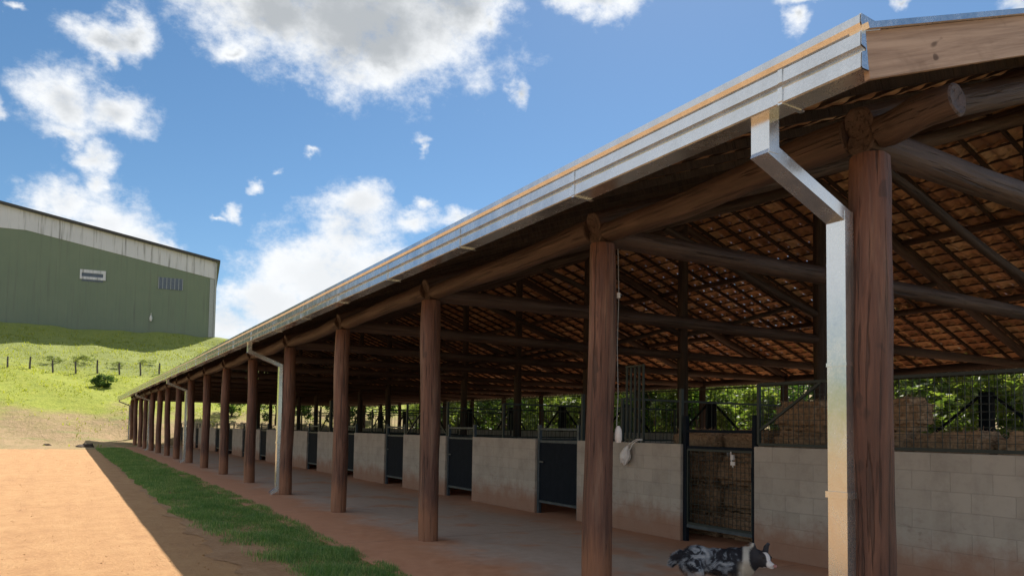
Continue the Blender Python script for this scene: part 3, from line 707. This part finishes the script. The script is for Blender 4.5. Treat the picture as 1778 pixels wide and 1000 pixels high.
# spine wall, cross walls, back wall (of which mostly the tops show)
def plain_wall(name, x0, x1, y0, y1, h, mat, label, **k):
    b = MB(); b.box(0, x1 - x0, 0, y1 - y0, 0, h)
    return put(name, b.mesh(name), mat, None, (x0, y0, FZ), label=label, cat='block wall', **k)
plain_wall('spine_wall', XK - .07, XK + .07, 2.95, 63.8, 1.34, M['block_y'], 'long low block wall between the two rows of stalls')
bw_ = plain_wall('back_wall', 16.5, 16.64, 2.95, 63.8, 1.52, M['block_y'], 'long low block wall at the back of the stalls, trees behind')
for k in range(15):
    y = TY[2] + SP * k
    if y > 63: break
    w = empty('partition_wall', (WX + WT + .01, y - .07, FZ), label=f'{ORD[k]} block partition between stalls behind the stall fronts', cat='block wall', group='stall partitions')
    b = MB(); b.box(0, XK - .08 - (WX + WT + .01), 0, .14, 0, 1.33); put('blockwork', b.mesh('p'), M['block_x'], w)
    if k < 8:
        g = grille(.05, 4.9, 1.36, 2.1, 'x', .12, horiz=False); put('bar_grille', g.mesh('g'), M['green_steel'], w, (0, .07, 0))
# braced steel posts on the back wall
for k in range(0, 12):
    y = 8.14 + SP * k - (SP if k == 0 and False else 0)
    t = empty('braced_post', (16.57, y, FZ + 1.52), label=f'{ORD[k]} short dark braced post on the back wall, trees behind', cat='post', group='braced posts on the back wall')
    b = MB(); b.box(-.11, .11, -.11, .11, 0, .98); put('upright', b.mesh('u'), M['navy'], t)
    for s in (1, -1):
        b = MB(); b.bar((0, s * .1, .93), (0, s * 1.15, .06), .05, .05); put('brace', b.mesh('br'), M['navy'], t)
    if k < 8:
        b = MB(); b.bar((0, -1.93, .02), (0, 1.93, .02), .05, .05); b.bar((0, -1.93, 1.35), (0, 1.93, 1.35), .04, .04); put('rail', b.mesh('rl'), M['green_steel'], t)
        g = MB()
        for i in range(-12, 13): g.bar((0, i * .16, .03), (0, i * .16, 1.34), .008, .008)
        put('bars', g.mesh('bb'), M['green_steel'], t)

# ---------------------------------------------------------------- hay bales
def bale_mesh(seed):
    bm = bmesh.new(); bmesh.ops.create_cube(bm, size=1); bmesh.ops.scale(bm, vec=(.50, .96, .40), verts=bm.verts)
    bmesh.ops.bevel(bm, geom=bm.edges[:], offset=.085, segments=3, affect='EDGES')
    bmesh.ops.subdivide_edges(bm, edges=[e for e in bm.edges if e.calc_length() > .2], cuts=9, use_grid_fill=True)
    for v in bm.verts:
        n = mn.noise(v.co * 5 + Vector((seed * 5, 0, 0))) * .055 + mn.noise(v.co * 22 + Vector((seed, 9, 0))) * .012
        tw = .014 if min(abs(abs(v.co.y) - .22), 1) < .03 else 0
        v.co += v.co.normalized() * (n - tw)
        v.co.z += .20
    me = bpy.data.meshes.new('bale'); bm.to_mesh(me); bm.free()
    P = np.empty(len(me.vertices) * 3); me.vertices.foreach_get('co', P); P = P.reshape(-1, 3)
    n = 900; i = RNG.integers(0, len(P), n); c = P[i]; ctr = np.array([0, 0, .185]); out = c - ctr; out /= np.linalg.norm(out, axis=1)[:, None]
    d = RNG.normal(size=(n, 3)); d[:, 1] *= 2; d = d / np.linalg.norm(d, axis=1)[:, None] + out * .35; sd = np.cross(d, out); sd /= np.linalg.norm(sd, axis=1)[:, None] + 1e-6
    l = RNG.uniform(.03, .11, n)[:, None]; a = c + out * .003 - d * l * .5; b_ = c + out * .006 + d * l * .5; w = .0035
    V = np.stack([a - sd * w, a + sd * w, b_ + sd * w, b_ - sd * w], 1).reshape(-1, 3); F = np.arange(4 * n).reshape(n, 4)
    vv = [tuple(v.co) for v in me.vertices] + [tuple(v) for v in V]; ff = [tuple(p.vertices) for p in me.polygons] + [tuple(int(q) + len(me.vertices) for q in f) for f in F]
    m2 = bpy.data.meshes.new('hay_bale'); m2.from_pydata(vv, [], ff); m2.materials.append(M['hay']); m2.update(); return m2
BM = [bale_mesh(s) for s in range(3)]
LAY = ['bottom', 'second from the floor', 'third from the floor', 'fourth from the floor', 'topmost']
cols = [(2.0 + 1.6, 4, 'at the right edge'), (4.55, 4, 'right of the downpipe'), (5.5, 5, 'left of the nearest log post'), (6.48, 5, 'beside the mesh gate'), (7.45, 4, 'behind the mesh gate'), (8.42, 4, 'behind the short block wall')]
for y, h, where in cols:
    for l in range(h):
        nm = 'topmost' if l == h - 1 else LAY[l]
        o = put('hay_bale', BM[random.randrange(3)], None, None, (8.62 + random.uniform(-.10, .10) + (.1 if l > 3 else 0), y + random.uniform(-.03, .03), FZ + l * .402), Matrix.Rotation(random.uniform(-.10, .10) * (3 if l == h - 1 else 1), 3, 'Z') @ Matrix.Rotation(random.uniform(-.07, .07) if l == h - 1 else 0, 3, 'X'),
                label=f'brown hay bale, {nm} of the stack {where}', cat='hay bale', group='hay bales stacked in the near stall')

# ---------------------------------------------------------------- small hanging things
c = empty('hanging_cable', (X0 + .125, TY[1] - .10, 0), label='thin pale cable hanging down the right side of the second post', cat='cable')
b = MB(); b.tube([(0, 0, 3.36), (.01, -.005, 2.9), (.0, 0, 2.4), (.012, -.004, 1.95), (.0, -.0, 1.64)], .005, 6); put('wire', b.mesh('w'), M['cable'], c)
b = MB(); b.box(-.018, .018, -.02, .02, 2.88, 2.93); put('clip', b.mesh('c'), M['plastic_white'], c)
def socket():
    b = MB(); prof = [(.012, 0), (.03, -.03), (.036, -.08), (.035, -.13), (.026, -.16)]
    b.tube([(0, 0, z) for _, z in prof], [r for r, _ in prof], 14); return b
sk = socket().mesh('socket'); put('switch_housing', sk, M['plastic_white'], c, (.012, -.012, 1.65))
def bag():
    bm = bmesh.new(); bmesh.ops.create_icosphere(bm, subdivisions=4, radius=1)
    for v in bm.verts:
        z = v.co.z; w = 1.0 if z < 0 else 1 - .75 * z ** 1.2
        n = mn.noise(v.co * 2.6) * .22 + abs(mn.noise(v.co * 6)) * -.14
        v.co = Vector((v.co.x * .07 * w, v.co.y * .105 * w, z * .17)) * (1 + n)
        v.co.z -= .17
    for f in bm.faces: f.smooth = True
    me = bpy.data.meshes.new('bag'); bm.to_mesh(me); bm.free(); return me
bg = empty('plastic_bag', (WX - .085, 8.86, FZ + WZ + .02), label='white crumpled plastic bag hanging from the top of the short block wall', cat='bag')
put('sack', bag(), M['plastic_white'], bg, (0, .17, -.06), Matrix.Rotation(.35, 3, 'X'))
b = MB(); b.tube([(0, .13, -.14), (-.01, .05, -.04), (.02, -.03, .02), (.10, -.05, .02)], .008, 6); b.tube([(0, .17, -.12), (-.02, .12, -.04), (.02, -.02, .035), (.10, -.05, .035)], .007, 6)
put('handle', b.mesh('h'), M['plastic_white'], bg)

# ---------------------------------------------------------------- dog
def make_dog():
    parts = []
    def ell(c, r, rot=(0, 0, 0), sub=3):
        bm = bmesh.new(); bmesh.ops.create_icosphere(bm, subdivisions=sub, radius=1)
        mt = Matrix.Translation(c) @ Matrix.Rotation(rot[1], 4, 'Y') @ Matrix.Rotation(rot[2], 4, 'Z') @ Matrix.Rotation(rot[0], 4, 'X') @ Matrix.Diagonal((*r, 1))
        bmesh.ops.transform(bm, matrix=mt, verts=bm.verts); o = len(V)
        V.extend([tuple(v.co) for v in bm.verts]); F.extend([tuple(v.index + o for v in f.verts) for f in bm.faces]); bm.free()
    def limb(pts, rad):
        b = MB(); b.tube(pts, rad, 12); o = len(V); V.extend(b.v); F.extend([tuple(i + o for i in f) for f in b.f])
    V, F = [], []
    ell((.14, 0, .37), (.17, .105, .145)); ell((0, 0, .385), (.20, .095, .115)); ell((-.17, 0, .40), (.14, .095, .115))
    ell((-.22, 0, .365), (.10, .10, .12)); ell((.24, 0, .42), (.11, .085, .11), (0, .5, 0))
    limb([(.20, 0, .41), (.28, .0, .44), (.34, -.01, .435)], [.10, .088, .072])
    for s in (1, -1):
        limb([(.17, s * .06, .36), (.16, s * .075, .24), (.15, s * .075, .20), (.17, s * .075, .05)], [.062, .040, .034, .026]); ell((.185, s * .075, .026), (.045, .03, .024))
        limb([(-.21, s * .065, .38), (-.16, s * .085, .27), (-.27, s * .08, .16), (-.24, s * .08, .04)], [.085, .058, .028, .026]); ell((-.22, s * .08, .026), (.045, .03, .024))
    # head: turned a little to the camera
    hc = Vector((.355, -.02, .440)); hr = Matrix.Rotation(-.95, 4, 'Z') @ Matrix.Scale(1.15, 4)
    def H(p): return hc + hr @ Vector(p)
    ell(H((0, 0, 0)), (.072, .064, .060), (0, 0, -.95)); ell(H((.03, 0, .004)), (.056, .058, .054), (0, 0, -.95))
    limb([H((.03, 0, -.018)), H((.08, 0, -.030)), H((.13, 0, -.038))], [.046, .033, .024]); ell(H((.02, 0, -.045)), (.045, .035, .025))
    for s in (1, -1):   # semi pricked ears
        limb([H((-.015, s * .040, .035)), H((-.025, s * .055, .075)), H((-.012, s * .064, .105)), H((.006, s * .068, .10))], [.026, .024, .014, .006])
    # short bobbed tail, feathered
    limb([(-.29, 0, .43), (-.36, 0, .39), (-.40, 0, .32)], [.05, .045, .02])
    me = bpy.data.meshes.new('dog_raw'); me.from_pydata(V, [], F); me.update()
    o = bpy.data.objects.new('dog_raw', me); COL.objects.link(o)
    md = o.modifiers.new('r', 'REMESH'); md.mode = 'VOXEL'; md.voxel_size = .009; md.use_smooth_shade = True
    ms = o.modifiers.new('s', 'SMOOTH'); ms.factor = .6; ms.iterations = 5
    dg = bpy.context.evaluated_depsgraph_get(); dg.update(); body = bpy.data.meshes.new_from_object(o.evaluated_get(dg))
    bpy.data.objects.remove(o); body.name = 'dog_body'; return body, H
def mat_dog():
    t = NT('merle_coat'); p = t.obj; x, y, z = t.sep(p)[:3]
    n = t.noise(p, 9, 3, 0.6, dist=1.0); n2 = t.noise(t.map(p, (1, 1, 1), (3, 3, 3)), 16, 4, 0.6)
    c = t.ramp(t.math('ADD', t.math('MULTIPLY', n, .75), t.math('MULTIPLY', n2, .25)), [(0.44, (0.010, 0.011, 0.020)), (0.50, (0.03, 0.035, 0.05)), (0.54, (0.24, 0.27, 0.32)), (0.64, (0.46, 0.48, 0.52))])
    ca, sa = math.cos(-.95), math.sin(-.95)
    hx = t.math('ADD', t.math('MULTIPLY', t.math('SUBTRACT', x, .355), ca / 1.15), t.math('MULTIPLY', t.math('ADD', y, .02), sa / 1.15))
    hy = t.math('SUBTRACT', t.math('MULTIPLY', t.math('ADD', y, .02), ca / 1.15), t.math('MULTIPLY', t.math('SUBTRACT', x, .355), sa / 1.15))
    hz = t.math('DIVIDE', t.math('SUBTRACT', z, .440), 1.15)
    white = t.mr(t.math('ABSOLUTE', t.math('SUBTRACT', x, 0.245)), 0.03, 0.055, 1, 0)                    # white collar
    c = t.mix(white, c, (0.62, 0.60, 0.56))
    tan = t.math('MULTIPLY', t.mr(z, .33, .25), t.mr(n2, .35, .6)); c = t.mix(t.math('MULTIPLY', tan, .85), c, (0.36, 0.21, 0.12))
    chest = t.math('MULTIPLY', t.mr(x, .14, .22), t.mr(z, .44, .36)); c = t.mix(chest, c, (0.58, 0.50, 0.40))
    hd = t.vmath('LENGTH', t.comb(hx, hy, hz), (0, 0, 0)) if False else None
    n_ = t.N.new('ShaderNodeVectorMath'); n_.operation = 'LENGTH'; t.lk(t.comb(t.math('MULTIPLY', hx, .75), hy, hz), n_.inputs[0])
    head = t.mr(n_.outputs['Value'], .100, .116, 1, 0); c = t.mix(head, c, (0.022, 0.020, 0.026))
    muzz = t.math('MULTIPLY', t.mr(hx, .078, .095), t.mr(hz, -.09, -.06)); muzz = t.math('MULTIPLY', muzz, head); c = t.mix(muzz, c, (0.72, 0.68, 0.68))
    bl = t.math('MULTIPLY', t.mr(t.math('ABSOLUTE', hy), .020, .012), t.mr(hx, .02, .04)); c = t.mix(bl, c, (0.72, 0.68, 0.68))
    t.bump(t.noise(t.map(p, (60, 60, 60)), 1, 4, 0.6), .6, .006)
    return t.done(c, 0.75)
M['dog'] = mat_dog()
body, HH = make_dog()
DA = math.atan2(-.70, .60)
dog = empty('dog', (5.10, 4.80, FZ), DA, label='blue merle dog with black face and white collar standing in the walkway', cat='dog')
dog.scale = (1.05, 1.05, 1.05)
body.materials.clear(); bo = put('body', body, M['dog'], dog)
def coat():
    me = body; n = len(me.vertices); P = np.empty(n * 3); me.vertices.foreach_get('co', P); P = P.reshape(-1, 3); Nn = np.empty(n * 3); me.vertices.foreach_get('normal', Nn); Nn = Nn.reshape(-1, 3)
    ok = np.where((P[:, 0] < .29) & (P[:, 2] > .2))[0]; i = RNG.choice(ok, 26000); c = P[i] + RNG.normal(size=(len(i), 3)) * .003; nn = Nn[i]
    d = np.array([-1, 0, -.45]) + nn * .55 + RNG.normal(size=c.shape) * .22; d /= np.linalg.norm(d, axis=1)[:, None]
    s = np.cross(d, nn); s /= np.linalg.norm(s, axis=1)[:, None] + 1e-6; l = RNG.uniform(.012, .034, len(c))[:, None]; w = .0013
    a = c - nn * .002; V = np.stack([a - s * w, a + s * w, a + d * l + s * w * .3, a + d * l - s * w * .3], 1).reshape(-1, 3)
    return mesh_np('coat', V, np.arange(len(V)).reshape(-1, 4))
put('fur', coat(), M['dog'], dog)
M['eye'] = mat_simple('dog_eye', (0.02, 0.012, 0.008), (0.03, 0.02, 0.012), 0.1); M['nose'] = mat_simple('pink_nose', (0.35, 0.16, 0.15), (0.45, 0.22, 0.20), 0.4)
for s in (1, -1):
    b = bmesh.new(); bmesh.ops.create_icosphere(b, subdivisions=2, radius=.0105); me = bpy.data.meshes.new('eye'); b.to_mesh(me); b.free(); put('eye', me, M['eye'], dog, HH((.062, s * .030, .014)))
b = bmesh.new(); bmesh.ops.create_icosphere(b, subdivisions=2, radius=.016); me = bpy.data.meshes.new('nose'); b.to_mesh(me); b.free(); put('nose', me, M['nose'], dog, HH((.152, 0, -.030)))

# ---------------------------------------------------------------- warehouse on the hill
def warehouse():
    A = R(8.0)
    w = empty('green_warehouse', (17.1, 108.0, 13.3), math.pi - A, label='big green metal warehouse with stained white band under its sloping roof, on the hilltop', cat='warehouse')
    # local +x runs left along the gable wall, local -y... points away from the camera
    HW, Dp = 32.0, 42.0; zb = -.6
    def rz(u): return (24.05 - 13.3) + .188 * min(u, 2 * HW - u)
    def bz(u): return min((21.67 - 13.3) + .187 * min(u, 2 * HW - u), 25.82 - 13.3)
    us = [0, 22.4, HW, 41.6, 2 * HW]
    def prism(pts, y0, y1):
        b = MB(); n = len(pts); v = [(u, y0, z) for u, z in pts] + [(u, y1, z) for u, z in pts]
        b.add(v, [tuple(range(n)), tuple(range(2 * n - 1, n - 1, -1))] + [(k, k + n, (k + 1) % n + n, (k + 1) % n) for k in range(n)]); return b
    put('wall', prism([(u, bz(u)) for u in us] + [(2 * HW, zb), (0, zb)], 0, -Dp).mesh('wall'), M['wh_green'], w)
    lo = [(u, bz(u)) for u in us]; hi = [(u, rz(u) - .02) for u in (2 * HW, HW, 0)]
    put('white_band', prism(lo + hi, .06, -Dp).mesh('band'), M['wh_white'], w)
    put('roof', prism([(-.5, rz(0) - .12), (HW, rz(HW) - .02), (2 * HW + .5, rz(0) - .12), (2 * HW + .5, rz(0) + .22), (HW, rz(HW) + .32), (-.5, rz(0) + .22)], .55, -Dp - .5).mesh('roof'), M['wh_dark'], w)
    b = MB(); b.box(-.22, .02, .0, .22, zb, rz(0) - .15); put('downpipe', b.mesh('dp'), M['wh_trim'], w, (.10, .0, 0))
    b = MB(); b.box(.0, .55, .0, .09, zb, bz(0)); put('corner_trim', b.mesh('ct'), M['wh_trim'], w, (.16, .0, 0))
    # windows
    f = MB(); u0, u1, z0, z1 = 13.35, 16.3, 19.95 - 13.3, 21.45 - 13.3
    f.box(u0, u1, .0, .14, z1 - .42, z1); f.box(u0, u1, .0, .14, z0 + .25, z0 + .6); f.box(u0, u0 + .3, .0, .12, z0 + .6, z1 - .42); f.box(u1 - .2, u1, .0, .12, z0 + .6, z1 - .42)
    wf = put('window', f.mesh('f'), M['wh_white'], w)
    g = MB(); g.box(u0 + .3, u1 - .2, .0, .05, z0, z1 - .42)
    for k in range(5): g.box(u0 + .5 + k * .5, u0 + .56 + k * .5, .05, .1, z0 + .05, z1 - .45)
    put('pane', g.mesh('g'), M['wh_glass'], wf)
    g = MB(); u0, u1, z0, z1 = 4.1, 7.15, 19.75 - 13.3, 21.3 - 13.3
    g.box(u0, u1, .0, .05, z0, z1); wg = put('louvre_window', g.mesh('g'), M['wh_glass'], w)
    f = MB()
    for k in range(7): f.box(u0 + k * .49, u0 + .07 + k * .49, .05, .11, z0, z1)
    put('mullions', f.mesh('m'), M['wh_trim'], wg)
    b = MB(); b.tube([(7.85, .12, 2.0), (7.85, .12, 2.35), (7.85, .12, 2.75)], [.12, .2, .1], 10); b.box(7.82, 7.88, 0, .12, 2.6, 3.1); put('wall_lamp', b.mesh('lamp'), M['plastic_white'], w)
warehouse()

# ---------------------------------------------------------------- pasture fence
fc = empty('pasture_fence', (0, 86, 0), label='wire fence with short dark wooden posts across the green hillside', cat='fence')
pm = [log_mesh(1.45, .085, .075, M['fence_wood'], 90 + i) for i in range(3)]; tops = []
for i in range(20):
    x = -7.0 - 3 * 1.92 + i * 1.93 + random.uniform(-.12, .12); z = float(ground_z(x, 86.0)); h = random.uniform(.92, 1.12)
    p = put('post', pm[i % 3], None, fc, (x, random.uniform(-.2, .2), z - .25), Matrix.Rotation(random.uniform(-.06, .06), 3, 'Y')); p.scale = (1, 1, h); tops.append((x, z))
for k, hh in enumerate((.3, .62, .95)):
    b = MB(); b.tube([(x, 0, z + hh) for x, z in tops], .008, 5); put('wire', b.mesh('wire'), M['wh_trim'], fc)

# ---------------------------------------------------------------- trees and bushes
def leaf_mesh(n, rx, ry, rz, zc, size, clumps, mat, seed, hole=.0):
    g = np.random.default_rng(seed); cc = g.normal(size=(clumps, 3)); cc /= np.linalg.norm(cc, axis=1)[:, None]; cc *= g.uniform(.35, 1, (clumps, 1)) ** .5
    cr = g.uniform(.16, .36, clumps); i = g.integers(0, clumps, n); p = g.normal(size=(n, 3)); p /= np.linalg.norm(p, axis=1)[:, None]; p *= g.uniform(.3, 1, (n, 1)) ** .4
    P = (cc[i] + p * cr[i][:, None]) * np.array([rx, ry, rz]) + np.array([0, 0, zc])
    P[:, 2] = np.maximum(P[:, 2], .03)
    a = g.normal(size=(n, 3)); a[:, 2] *= .5; a /= np.linalg.norm(a, axis=1)[:, None]; b_ = np.cross(a, g.normal(size=(n, 3))); b_ /= np.linalg.norm(b_, axis=1)[:, None]
    s = g.uniform(.6, 1.3, (n, 1)) * size; V = np.stack([P - a * s, P + b_ * s * .42, P + a * s, P - b_ * s * .42], 1).reshape(-1, 3)
    me = mesh_np('foliage', V, np.arange(4 * n).reshape(n, 4)); me.materials.append(mat); return me
def trunk_mesh(h, r, seed):
    rr = random.Random(seed); b = MB()
    pts = [(0, 0, -.2)]; 
    for k in range(1, 6): pts.append((pts[-1][0] + rr.uniform(-.12, .12), pts[-1][1] + rr.uniform(-.12, .12), h * k / 5))
    b.tube(pts, [r * (1 - .13 * k) for k in range(6)], 9)
    for k in range(7):
        s = pts[rr.randint(2, 5)]; a = rr.uniform(0, 6.28); l = h * rr.uniform(.35, .6)
        b.tube([s, (s[0] + math.cos(a) * l * .5, s[1] + math.sin(a) * l * .5, s[2] + l * .35), (s[0] + math.cos(a) * l, s[1] + math.sin(a) * l, s[2] + l * .8)], [r * .5, r * .3, r * .12], 6)
    me = b.mesh('trunk'); me.materials.append(M['bark']); return me
protos = []
for k, (mt, rx, h, zc, nl) in enumerate([('leaf', 2.3, 5.0, 2.9, 5200), ('leaf_dark', 2.4, 5.5, 3.1, 5200), ('leaf', 2.0, 4.2, 2.2, 5000)]):
    lf = leaf_mesh(nl, rx, rx, zc * .92, zc, .15, 34, M[mt], 100 + k); protos.append((lf, trunk_mesh(zc * .8, .13, k)))
spots = []
yy = 3.0
while yy < 88:
    spots.append((26.2 + random.uniform(-.8, 1.2), yy)); yy += random.uniform(2.9, 3.9)
yy = 6.0
while yy < 100:
    spots.append((31.5 + random.uniform(-1.2, 1.6), yy)); yy += random.uniform(3.8, 5.2)
spots += [(13.2 + 3.3 * k + random.uniform(-.5, .5), 69.5 + random.uniform(-1, 2) - (k * .5)) for k in range(5)]
desc = ['bright yellow green leafy tree', 'dark green leafy tree', 'low pale green bushy tree']
cnt = [0, 0, 0]
for i, (x, y) in enumerate(spots):
    k = [0, 1, 0, 2, 0, 1, 2][i % 7]; row = 'front' if x < 29 else 'back'
    endrow = i >= len(spots) - 5
    if endrow: k = 1
    cnt[k] += 1
    if y > 56 and not endrow: x += (y - 56) * .5
    t = empty('leafy_tree', (x, y, float(ground_z(x, y))), random.uniform(0, 6.28), label=f'{desc[k]} in the {row} row behind the barn, number {i + 1} going away', cat='tree', group='trees in rows behind the barn')
    s = random.uniform(.85, 1.2) * (1.25 if row == 'back' else 1)
    if endrow: s = .82; t['label'] = f'dark green tree past the far barn end, {ORD[i - len(spots) + 5]} of five from left'.replace('nearest', 'first')
    t.scale = (s, s, s)
    put('crown', protos[k][0], None, t); put('trunk', protos[k][1], None, t)
lm = leaf_mesh(6000, 1.0, 1.0, .62, .55, .07, 60, M['leaf_dark'], 200)
bz = float(ground_z(3.0, 79.9)); bush = empty('round_bush', (3.0, 79.9, bz), label='single dark round bush on the bright green slope below the fence', cat='bush')
put('foliage', lm, None, bush); b = MB(); b.tube([(0, 0, -.1), (.05, 0, .3), (.1, .05, .7)], [.05, .04, .02], 6); put('stem', b.mesh('stem'), M['bark'], bush)
gm = leaf_mesh(1100, 1.6, 1.1, .62, .5, .10, 26, M['leaf_grey'], 201)
for x, y, s, lb in ((-1.2, 90.5, 1.0, 'left'), (1.6, 91.5, 1.25, 'middle'), (4.4, 90.2, .9, 'right'), (7.6, 91, .8, 'far right')):
    t = empty('scrub_bush', (x, y, float(ground_z(x, y))), random.uniform(0, 6), label=f'grey green scrubby bush behind the pasture fence, {lb} of the four', cat='bush', group='scrub bushes behind the fence')
    t.scale = (s, s * .8, s * .55); put('foliage', gm, None, t)
def clod(seed, r):
    bm = bmesh.new(); bmesh.ops.create_icosphere(bm, subdivisions=3, radius=1)
    for v in bm.verts: v.co = Vector((v.co.x * r, v.co.y * r * .7, max(-.1, v.co.z) * r * .5)) * (1 + mn.noise(v.co * 1.7 + Vector((seed, 0, 0))) * .5)
    me = bpy.data.meshes.new('clod'); bm.to_mesh(me); bm.free(); return me
for i, (x, y, r, lb) in enumerate(((1.3, 57.0, .55, 'brown clod of earth beside the end of the road, near the barn'), (-5.0, 63.0, .35, 'small dark clod of earth at left on the brown slope'), (-1.0, 60.5, .25, 'tiny dark clod of earth on the brown slope'))):
    put('earth_clod', clod(i, r), M['bark'], None, (x, y, float(ground_z(x, y))), label=lb, cat='clod')
